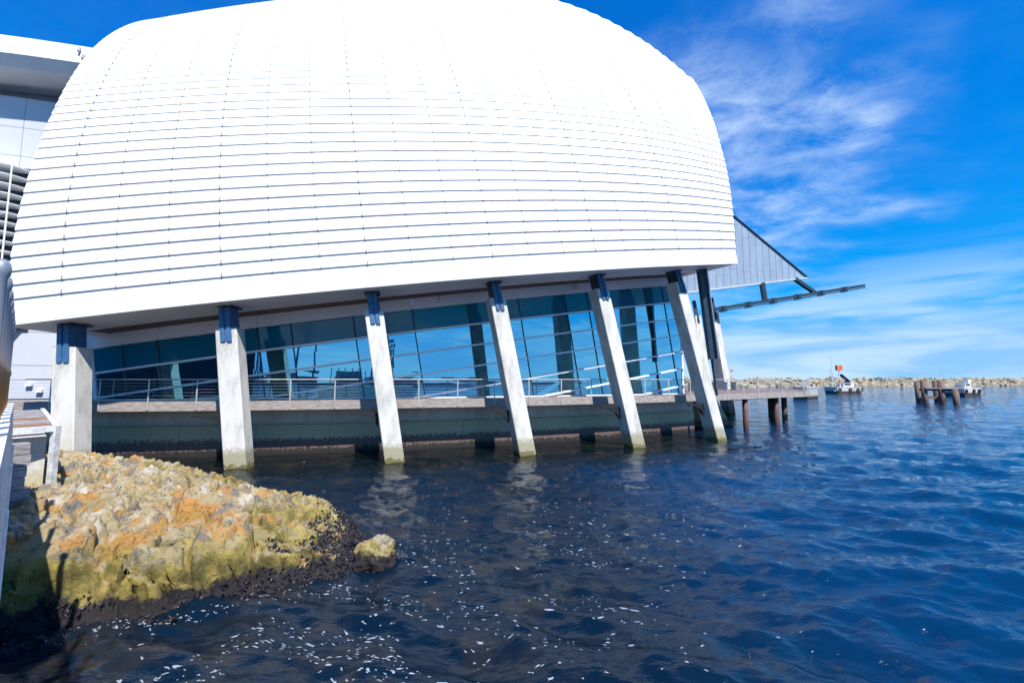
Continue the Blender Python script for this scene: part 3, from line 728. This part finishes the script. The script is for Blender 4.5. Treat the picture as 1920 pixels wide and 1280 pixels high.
# ------------------------------------------------------------------ rock outcrop
def seg_dist(X, Y, P):
    best = np.full(X.shape, 1e9)
    for (x0, y0), (x1, y1) in zip(P[:-1], P[1:]):
        dx, dy = x1-x0, y1-y0; t = np.clip(((X-x0)*dx+(Y-y0)*dy)/(dx*dx+dy*dy), 0, 1)
        best = np.minimum(best, np.hypot(X-x0-t*dx, Y-y0-t*dy))
    return best
poly = np.concatenate([near_e, far_e[1:]]); GS = .035
gx, gy = np.arange(-17, -1.6, GS), np.arange(4.6, 18.6, GS)
X, Y = np.meshgrid(gx, gy)
wx = np.zeros_like(X); wy = np.zeros_like(X); nf = np.zeros_like(X); nr_ = np.zeros_like(X); ng = np.zeros_like(X); cr = np.zeros_like(X); blk = np.zeros_like(X); fis = np.zeros_like(X); blk2 = np.zeros_like(X); fis2 = np.zeros_like(X)
ins0 = inside(X, Y, poly); dn = seg_dist(X, Y, near_e); df = seg_dist(X, Y, far_e)
sg = np.where(ins0, 1, -1)
active = ins0 | (np.minimum(dn, df) < .9)
for j in range(X.shape[0]):
    for i in range(X.shape[1]):
        if active[j, i]:
            x, y = X[j, i], Y[j, i]
            wx[j, i] = mn.noise((x*.9, y*.9, 1.7)); nf[j, i] = mn.fractal((x*1.0, y*1.0, 4.), .9, 2.1, 6)
            nr_[j, i] = mn.ridged_multi_fractal((x*.55, y*.8, 9.), .9, 2.0, 4, 1., 2.); ng[j, i] = mn.fractal((x*4, y*4, 2.), .6, 2.1, 5); 
            q_ = Vector((x*1.05+.35*mn.noise((x*1.1, y*1.1, 7.)), y*1.5+.35*mn.noise((x*1.1, y*1.1, 11.)), 0))
            dv, pv = mn.voronoi(q_); blk[j, i] = math.sin(pv[0].x*37.7+pv[0].y*91.3); fis[j, i] = max(0., 1-(dv[1]-dv[0])/.085)
            q2 = q_*2.7; dv2, pv2 = mn.voronoi(q2); blk2[j, i] = math.sin(pv2[0].x*57.7+pv2[0].y*21.3); fis2[j, i] = max(0., 1-(dv2[1]-dv2[0])/.16)
            cr[j, i] = mn.ridged_multi_fractal((x*1.6+wx[j, i], y*2.2, 3.), .8, 2.2, 4, 1., 2.)
def sst(t): t = np.clip(t, 0, 1); return t*t*(3-2*t)
dns = dn*np.where(ins0, 1, -1)+wx*.30; dfs = df*np.where(ins0, 1, -1)+wx*.35
H = np.interp(X, [-14, -9, -6.5, -4.5, -3.2, -2.4], [1.05, 1.25, 1.15, .85, .55, .30])
e_n = sst((dns+.12)/.75); e_f = sst((dfs+.15)/3.2)**.6
Zr = H*np.minimum(e_n, 1)*(.25+.75*e_f)*np.where(dfs < 0, sst((dfs+.5)/.5), 1)
Zr = Zr+np.where(active, nf*.17*np.clip(Zr*2.2, .2, 1)+ng*.075+(cr-1.2)*.11*np.clip(Zr*2, .2, 1)-np.clip(nr_-1.55, 0, .7)*.28*np.clip(Zr*2, 0, 1), 0)
Zr = np.where(active, Zr-.06+(blk*.15+blk2*.05-fis*.26-fis2*.06)*np.clip(Zr*2, .15, 1), -.8)
sink = (~ins0) & (np.minimum(dn, df) > .35); Zr = np.where(sink, np.minimum(Zr, -.25-np.minimum(dn, df)), Zr)
# undercut: push steep faces outwards and sideways a little so that it is not a pure height field
Xd = X+np.where(active, ng*.03+wx*.05, 0); Yd = Y-np.where(active, sst(1-np.abs(Zr-.65)/.5)*(.16+nf*.22+(cr-1.2)*.12)*(dn < 1.0)-ng*.05, 0)
keep = active
ids = -np.ones(X.shape, int); ids[keep] = np.arange(keep.sum())
q = np.stack([ids[:-1, :-1], ids[:-1, 1:], ids[1:, 1:], ids[1:, :-1]], -1).reshape(-1, 4); q = q[(q >= 0).all(1)]
rk = npmesh('rock_outcrop', np.stack([Xd[keep], Yd[keep], Zr[keep]], -1), q, 'rock')
tag(rk, 'big ochre and olive limestone outcrop rising from the water before the leftmost pillar', 'rock')
def rock_h(x, y):
    i = int(round((x+17)/GS)); j = int(round((y-4.6)/GS))
    return Zr[j, i] if 0 <= i < X.shape[1] and 0 <= j < X.shape[0] and active[j, i] else -9
# mussels crusting the tide line
mb = MB(); tries = 0; c = 0
while c < 6500 and tries < 200000:
    tries += 1
    x = random.uniform(-10.5, -2.1); y = random.uniform(5.0, 12.6); z = rock_h(x, y)
    lim = .32 if x < -4.6 else .5
    if z < -.1 or z > lim+mn.noise((x*2, y*2, 5))*.28: continue
    r = random.uniform(.014, .030); d = Vector((random.gauss(0, 1), random.gauss(0, 1), random.gauss(.6, .7))).normalized(); u = d.orthogonal().normalized(); v = d.cross(u)
    p = Vector((x, y-.02, z+.008)); mb.add([p+d*r*2, p-d*r*1.2, p+u*r, p-u*r, p+v*r*.6, p-v*r*.6], [(0, 2, 4), (0, 4, 3), (0, 3, 5), (0, 5, 2), (1, 4, 2), (1, 3, 4), (1, 5, 3), (1, 2, 5)]); c += 1
o = mb.build('mussel_bed', 'mussel', rk); o['kind'] = 'stuff'
def boulder(name, c, sx, sy, sz, seed, m='rock', sub=4):
    import bmesh
    bm = bmesh.new(); bmesh.ops.create_icosphere(bm, subdivisions=sub, radius=1)
    for v in bm.verts:
        f = 1+mn.fractal(v.co*1.3+Vector((seed, 0, 0)), .9, 2.1, 5)*.28+mn.fractal(v.co*5+Vector((seed, 3, 0)), .8, 2., 3)*.06
        v.co = Vector((v.co.x*sx*f+c[0], v.co.y*sy*f+c[1], v.co.z*sz*f+c[2]))
    me = bpy.data.meshes.new(name); bm.to_mesh(me); bm.free(); me.materials.append(M[m])
    me.polygons.foreach_set('use_smooth', [True]*len(me.polygons))
    o = bpy.data.objects.new(name, me); COL.objects.link(o); return o
b1 = boulder('boulder', (-2.62, 8.62, .18), .42, .36, .36, 3.3, sub=5)
tag(b1, 'small yellow boulder with mussel skirt at the tip of the outcrop', 'rock')

# ------------------------------------------------------------------ jetty beside the camera, posts, landing
D = Vector((-.754, .656, 0)); Pp = Vector((.656, .754, 0))
def jp(s, e, z): return D*s+Pp*e+Vector((0, 0, z))
jt = thing('jetty', 'white painted jetty parapet running past the left edge of the picture', 'jetty', jp(4, -.5, 2))
for s0, s1 in ((-3, 1.2), (1.2, 3.2), (3.2, 5.1), (5.1, 7.2), (7.2, 9.6), (9.6, 12.5)):
    ez = random.uniform(-.006, .006)
    P = [jp(s0+.01, -.5, 2.5), jp(s1-.01, -.5, 2.5), jp(s1-.01, -.012+ez, 2.5), jp(s0+.01, -.012+ez, 2.5), jp(s0+.01, -.5, 3.18), jp(s1-.01, -.5, 3.18), jp(s1-.01, -.04+ez, 3.16), jp(s0+.01, -.04+ez, 3.16)]
    MB().hexa(P).build('parapet_block', 'paint', jt)
    for a, b, e0, e1 in ((1.62, 2.47, .0, -.01), (.75, 1.6, .025, .008)):
        P = [jp(s0+.006, -.2, a), jp(s1-.006, -.2, a), jp(s1-.006, e0+ez, a), jp(s0+.006, e0+ez, a), jp(s0+.006, -.2, b), jp(s1-.006, -.2, b), jp(s1-.006, e1+ez, b), jp(s0+.006, e1+ez, b)]
        MB().hexa(P).build('side_board', 'paint', jt)
P = [jp(-3, -2.5, 1.9), jp(12.5, -2.5, 1.9), jp(12.5, -.21, 1.9), jp(-3, -.21, 1.9), jp(-3, -2.5, 2.3), jp(12.5, -2.5, 2.3), jp(12.5, -.21, 2.3), jp(-3, -.21, 2.3)]
MB().hexa(P).build('jetty_deck', 'greytimber', jt)
for s in (3.0, 6.2, 9.4, 12.3): MB().tube(jp(s, -.06, -2), jp(s, -.06, 2.4), .08, 10).build('pile', 'paint', jt, True)
def postmat():
    m = mat('rusty_post', (.2, .24, .3), .5, metal=.2); t = m.node_tree; b = t.nodes['Principled BSDF']
    g = N(t, 'ShaderNodeNewGeometry'); s = N(t, 'ShaderNodeSeparateXYZ'); link(t, g.outputs['Position'], s.inputs[0])
    n = N(t, 'ShaderNodeTexNoise'); n.inputs['Scale'].default_value = 9; n.inputs['Detail'].default_value = 7; link(t, g.outputs['Position'], n.inputs['Vector'])
    f = math_node(t, 'ADD', s.outputs[2], math_node(t, 'MULTIPLY', math_node(t, 'SUBTRACT', n.outputs[0], .5), 1.3))
    mm = N(t, 'ShaderNodeMix', data_type='RGBA'); link(t, maprange(t, f, 4.1, 3.5), mm.inputs['Factor']); mm.inputs['A'].default_value = (.2, .235, .29, 1); mm.inputs['B'].default_value = (.36, .17, .06, 1)
    link(t, mm.outputs['Result'], b.inputs['Base Color']); return m
M['post'] = postmat()
for i in range(9):
    s = 5.1+i*.78+random.uniform(-.05, .05)
    MB().lathe(jp(s, -.15, 3.1), [(.042, 0), (.042, .55), (.052, .58), (.052, .64), (.04, .67), (.038, 1.28), (.052, 1.31), (.056, 1.35), (.048, 1.40), (.022, 1.43)], 12).build('post', 'post', jt, True)

gw = thing('gangway', 'small grey landing with white steel frame between jetty and boardwalk', 'gangway', jp(13.9, .3, 2.4))
fa, fb = jp(14.1, -.35, 0), jp(14.3, .62, 0)
MB().beam(fa+Vector((0, 0, 2.5)), fb+Vector((0, 0, 2.5)), .12, .12).build('frame_bar', 'paint', gw)
MB().beam(fb+Vector((0, 0, 2.56)), fb+Vector((0, 0, .95)), .12, .12).build('frame_leg', 'paint', gw)
MB().beam(fa+Vector((0, 0, 2.56)), fa+Vector((0, 0, .95)), .12, .12).build('frame_leg', 'paint', gw)
MB().beam(fa+D*9+Vector((0, 0, 2.5)), fa+Vector((0, 0, 2.5)), .1, .14).build('side_rail', 'paint', gw)
MB().beam(fb+D*9+Vector((0, 0, 2.5)), fb+Vector((0, 0, 2.5)), .1, .14).build('side_rail', 'paint', gw)
for i in range(11):
    a = fa+D*(.25+i*.8); b = fb+D*(.25+i*.8)
    MB().beam(a+(b-a)*.06+Vector((0, 0, 2.52)), b-(b-a)*.06+Vector((0, 0, 2.52)), .5 if i % 3 else .34, .06).build('tread_board', 'rustsheet' if i in (1, 4) else 'greytimber', gw)
tb = thing('timber_stack', 'stack of weathered grey timber baulks under the landing frame', 'timber', jp(13.4, .0, 1.2))
for k in range(6):
    z = 1.05+k*.23; a = jp(13.3+.02*k, -.42+random.uniform(-.03, .03), z); b = jp(13.5, .22+random.uniform(-.05, .05), z)
    MB().beam(a, b, .3, .215).build('baulk', 'greytimber', tb)
MB().beam(jp(13.3, -.4, .86), jp(13.5, .62, .86), .4, .12).build('bearer', 'rustsheet', tb)
P = [jp(14.6, -.5, -.5), jp(24, -.5, -.5), jp(24, .5, -.5), jp(14.6, .5, -.5), jp(14.6, -.5, 2.3), jp(24, -.5, 2.3), jp(24, .5, 2.3), jp(14.6, .5, 2.3)]
MB().hexa(P).build('abutment', 'basewall', gw)

# ------------------------------------------------------------------ breakwater on the far side
bk = thing('breakwater', 'long pale limestone boulder breakwater along the horizon', 'breakwater', (200, 260, 0))
import bmesh
bm = bmesh.new(); bmesh.ops.create_icosphere(bm, subdivisions=1, radius=1); bv = np.array([v.co[:] for v in bm.verts]); bf = np.array([[v.index for v in f.verts] for f in bm.faces]); bm.free()
B0 = np.array([70., 205.]); B1 = np.array([520., 330.]); bd = (B1-B0)/np.linalg.norm(B1-B0); bn = np.array([bd[1], -bd[0]]); LB = np.linalg.norm(B1-B0)
VV = []; FF = []; o_ = 0
def add_b(x, y, z, r):
    global o_
    s = rng.uniform(.7, 1.25, 3)*r; v = bv*(1+rng.uniform(-.28, .28, (len(bv), 1)))*s
    a = rng.uniform(0, 6.28); ca, sa = math.cos(a), math.sin(a); v = np.stack([v[:, 0]*ca-v[:, 1]*sa, v[:, 0]*sa+v[:, 1]*ca, v[:, 2]], 1)
    VV.append(v+np.array([x, y, z])); FF.append(bf+o_); o_ += len(bv)
for i in range(3000):
    s = rng.uniform(-60, LB); t = rng.uniform(0, 1); z = -.6+t*4.7+rng.normal()*.25; p = B0+bd*s+bn*(7.5*(1-t))
    add_b(p[0], p[1], z, rng.uniform(.45, 1.5)*(1.1 if t < .3 else .9))
npm = npmesh('boulders', np.concatenate(VV), np.concatenate(FF), 'boulder', bk, False); npm['kind'] = 'stuff'
npm.matrix_parent_inverse = bk.matrix_world.inverted()
P = []
a, b = B0-bd*60, B1
V = [(*(a+bn*6.5), -1), (*(b+bn*6.5), -1), (*(b-bn*10), -1), (*(a-bn*10), -1), (*a, 3.6), (*b, 3.6), (*(b-bn*5), 3.6), (*(a-bn*5), 3.6)]
MB().hexa(V).build('core', 'boulder', bk)
def shrub(x, y, z, r, label):
    mb = MB()
    for i in range(260):
        d = Vector((random.gauss(0, 1), random.gauss(0, 1), abs(random.gauss(0, .7)))); d = d.normalized()*random.uniform(.4, 1)*r*Vector((1.5, 1, .75)).length/1.9
        p = Vector((x+d.x*1.5, y+d.y, z+d.z*.75)); u = Vector((random.gauss(0, 1), random.gauss(0, 1), random.gauss(0, 1))).normalized()*r*.13; v = u.orthogonal().normalized()*r*.11
        mb.add([p-u-v, p+u-v, p+u+v, p-u+v], [(0, 1, 2, 3)])
    t = thing('shrub', label, 'shrub', (x, y, z), 'shrubs on the breakwater')
    mb.build('foliage', 'leaf', t); MB().tube((x, y, z-.5), (x, y, z+r*.4), .08, 6, .03).build('stem', 'pileold', t)
def bpos(px, off=-1):   # where the line of sight at picture column px meets the crest
    k = (px-960)/800; s = (k*B0[1]-B0[0])/(bd[0]-k*bd[1]); p = B0+bd*s; return p[0], p[1]+1
for px, r, lb in ((1646, 2.0, 'rounded green shrub on the breakwater crest right of the orange beacon'), (1667, 1.6, 'low green shrub right beside the rounded one on the breakwater'), (1692, 2.4, 'widest green shrub on the breakwater crest, middle of the far shore'), (1708, 1.5, 'small shrub just right of the widest one on the breakwater'),
                  (1808, 1.9, 'dark shrub on the breakwater above the moored white barge'), (1752, 1.2, 'small shrub on the breakwater behind the timber dolphin'), (1480, 1.6, 'shrub on the breakwater beyond the end of the boardwalk rail'), (1520, 1.4, 'shrub on the breakwater left of the orange beacon')):
    x, y = bpos(px); shrub(x, y, 3.9, r*.85, lb)
def beacon(base, h, label, sc=1.):
    t = thing('beacon', label, 'beacon', base); x, y, z = base
    MB().tube((x, y, z), (x, y, z+h), .09*sc, 8).build('pole', 'white', t)
    MB().tube((x, y, z+h*.25), (x, y, z+h*.40), .14*sc, 8).build('red_band', 'red', t)
    MB().box((x-.34*sc, y, z+h+.5*sc), .62*sc, .5*sc, 1.15*sc, .2).build('day_mark', 'orange', t)
    MB().box((x+.34*sc, y, z+h+.5*sc), .62*sc, .5*sc, 1.15*sc, -.2).build('day_mark', 'orange', t)
    MB().tube((x, y, z+h-.25*sc), (x, y, z+h), .22*sc, 8, .1*sc).build('lantern', 'clip', t)
    return t
x, y = bpos(1373); beacon((x, y, 4.6), 3.2, 'small red beacon on the breakwater left of the boardwalk rail', .9)
# ------------------------------------------------------------------ moored craft
def barge(c, L, W, Hh, rz, name, label, cat, cabin=True):
    t = thing(name, label, cat, (c[0], c[1], 0)); ca, sa = math.cos(rz), math.sin(rz)
    def lp(a, b, z): return Vector((c[0]+a*ca-b*sa, c[1]+a*sa+b*ca, z))
    P = [(-L/2, -W/2), (L*.32, -W/2), (L/2, -W*.2), (L/2, W*.2), (L*.32, W/2), (-L/2, W/2)]
    def hullring(z0, z1, k0, k1):
        n = len(P); V = [lp(a*k0, b*k0, z0) for a, b in P]+[lp(a*k1, b*k1, z1) for a, b in P]
        return MB().add(V, [tuple(range(n-1, -1, -1)), tuple(range(n, 2*n))]+[(j, (j+1) % n, n+(j+1) % n, n+j) for j in range(n)])
    hullring(-.5, Hh*.42, .94, .99).build('hull', 'boatdark', t); hullring(Hh*.42, Hh, .99, 1.).build('topsides', 'boatwhite', t)
    hullring(Hh, Hh+.08, 1.02, 1.02).build('gunwale', 'boatwhite', t)
    for a in (-.42, -.05, .22, .42):
        MB().torus(lp(a*L, -W/2-.06 if a < .3 else -W*.36, Hh*.62), .36, .14, (-sa, ca, 0)).build('tyre_fender', 'tyre', t)
    if cabin:
        cb = MB().box(lp(L*.0, 0, Hh+.55), L*.3, W*.45, 1.0, rz).build('cabin', 'boatwhite', t)
        MB().box(lp(L*.0, -W*.23, Hh+.68), L*.2, .03, .35, rz).build('window', 'annexglass', cb)
        MB().box(lp(L*.0, 0, Hh+1.09), L*.33, W*.5, .07, rz).build('cabin_roof', 'boatwhite', cb)
    return t, lp
t, lp = barge((88.0, 113.5), 8.2, 4.0, 1.7, .12, 'work_barge', 'dark hulled work barge with tyres, mast and solar panel before the breakwater', 'barge')
MB().tube(lp(-3.4, 0, 1.7), lp(-3.4, 0, 10.2), .07, 8).build('mast', 'white', t); MB().tube(lp(-3.8, .2, 1.7), lp(-3.8, .2, 6.2), .05, 6).build('mast', 'steelpale', t)
MB().beam(lp(-1.6, -.5, 5.1), lp(1.0, -.5, 3.0), 1.3, .08).build('solar_panel', 'solar', t)
MB().box(lp(1.6, .3, 2.6), 1.6, 1.4, 1.6, .12).build('equipment_box', 'boatwhite', t)
MB().tube(lp(-3.0, -1.2, 1.7), lp(-5.6, -2.6, .6), .08, 6).build('boarding_pole', 'steelpale', t)
bc = lp(-2.2, -.9, 1.78); beacon(tuple(bc), 4.4, 'tall orange and white beacon standing on the dark work barge', 1.15)
t, lp = barge((103.0, 98.0), 7.8, 3.8, 1.75, .35, 'white_barge', 'white mooring barge with black tyre fenders behind the timber dolphin', 'barge')
MB().box(lp(2.0, .2, 2.7), 1.0, 1.1, 1.7, .35).build('winch_housing', 'white', t)
for a in (-3.4, -2.2): MB().tube(lp(a, -1.5, 1.75), lp(a, -1.5, 2.8), .04, 5).build('stanchion', 'boatwhite', t)
MB().tube(lp(-3.4, -1.5, 2.8), lp(-2.2, -1.5, 2.8), .04, 5).build('rail', 'boatwhite', t)
t = thing('pontoon', 'square grey concrete pontoon with white cap off the boardwalk end', 'pontoon', (58, 83, 0))
u = Vector((.80, .60, 0)); n = Vector((.6, -.8, 0)); c = Vector((57.3, 83.6, 0))
def pbox(a0, a1, b0, b1, z0, z1): return MB().hexa([c+u*a+n*b+Vector((0, 0, z)) for z in (z0, z1) for a, b in ((a0, b0), (a1, b0), (a1, b1), (a0, b1))])
pbox(-3.2, 2.2, -1.2, 1.2, -.6, 2.05).build('body', 'pontoon', t); pbox(-3.3, 2.3, -1.3, 1.3, 2.06, 2.32).build('cap', 'boatwhite', t)
pbox(2.22, 2.4, -.9, .9, 1.3, 1.75).build('fender', 'tyre', t); pbox(1.2, 1.5, .4, .7, 2.33, 2.75).build('bollard', 'steeldark', t)
dl = thing('mooring_dolphin', 'weathered timber mooring dolphin with piles and narrow platform in open water', 'mooring', (63, 64, 0))
for px, dz, topz in ((1730, 64.8, 3.55), (1762, 64.0, 3.5), (1788, 63.0, 2.35), (1718, 70., 3.4), (1752, 70., 3.5)):
    k = (px-960)/800; MB().tube((k*dz, dz, -2), (k*dz-.25, dz, topz), .40, 12, .36).build('pile', 'pileold', dl, True)
MB().beam((62.2, 64.9, 2.35), (66.2, 63.2, 2.35), 1.5, .16).build('platform', 'greytimber', dl); MB().beam((62.0, 65.3, 2.12), (66.3, 63.5, 2.12), .3, .3).build('platform_bearer', 'pileold', dl)
MB().beam((66.4, 69.5, .75), (61.8, 65.3, .75), .35, .4).build('brace', 'pileold', dl); MB().beam((69.2, 69.6, .75), (64.0, 63.6, .75), .35, .4).build('brace', 'pileold', dl); MB().beam((66.4, 70.1, .75), (69.5, 69.7, .75), .35, .35).build('brace', 'pileold', dl)
ld = MB()
for sx in (-.2, .2): ld.tube((65.3+sx, 62.95, .0), (65.3+sx, 62.95, 2.6), .035, 5)
for k in range(7): ld.tube((65.1, 62.95, .3+k*.32), (65.5, 62.95, .3+k*.32), .025, 5)
ld.build('ladder', 'steelpale', dl)
# a bird over the breakwater
bx, by, bz_ = (1764-960)/800*150, 150, EYE+12/800*150
mb = MB(); mb.add([(bx-.45, by, bz_+.18), (bx, by-.05, bz_), (bx+.45, by, bz_+.2), (bx, by+.22, bz_-.02), (bx, by+.05, bz_-.1)], [(0, 1, 3), (1, 2, 3), (0, 4, 1), (1, 4, 2), (0, 3, 4), (3, 2, 4)])
tag(mb.build('bird', 'bird'), 'tiny dark bird flying above the breakwater', 'bird')

# ------------------------------------------------------------------ unseen harbour added behind the viewer to supply the reflections in the glass
sh = thing('added_shed', 'unseen dark shed added to darken the reflection in the leftmost glass bays', 'shed', (-52, -52, 0))
def sbox(c, sx, sy, sz, rz, nm, m, par): return MB().box((c[0], c[1], c[2]+sz/2), sx, sy, sz, rz).build(nm, m, par)
sbox((-52, -52, 0), 46, 16, 13, -.6, 'wall', 'intdark', sh); sbox((-52, -52, 13), 48, 18, 1.2, -.6, 'roof', 'annexdark', sh)
q = MB().box((40, -402, 1), 1100, 60, 4, 0).build('added_quay', 'greytimber'); q['kind'] = 'structure'  # unseen quay added for the dark low reflections in the glass
for i, (x, y) in enumerate(((-80, -372), (-14, -376), (84, -374))):
    c_ = thing('harbour_crane', ['harbour crane reflected in the glass left of the third pillar', 'harbour crane reflected in the glass beside the third pillar', 'harbour crane reflected in the glass between the middle pillars'][i], 'crane', (x, y, 3), 'harbour cranes')
    for dx in (-8, 8):
        for dy in (-6, 6): MB().beam((x+dx, y+dy, 3), (x+dx*.8, y+dy*.8, 36), 1.4, 1.4).build('leg', 'steelblue', c_)
    MB().beam((x, y-20, 37), (x, y+26, 37), 3, 2.2).build('girder', 'steelblue', c_); MB().beam((x, y+8, 38), (x-12, y+34, 62), 1.2, 1.6).build('boom', 'steelblue', c_)
    MB().beam((x, y-4, 38), (x, y+2, 58), 1.5, 1.5).build('tower', 'steelblue', c_)
for i in range(5):  # unseen warehouses added to darken the low reflections
    x = -150+i*62; t_ = thing('warehouse', ['added low warehouse at the far left of the reflected quay', 'added low warehouse left of the reflected cranes', 'added low warehouse behind the reflected cranes', 'added low warehouse right of the reflected cranes', 'added low warehouse at the far right of the reflected quay'][i], 'warehouse', (x, -395, 3))
    MB().box((x, -395, 3+2.6), 46, 20, 5.2, 0).build('wall', 'annexdark', t_); MB().box((x, -395, 8.6), 48, 22, .8, 0).build('roof', 'steeldark', t_)
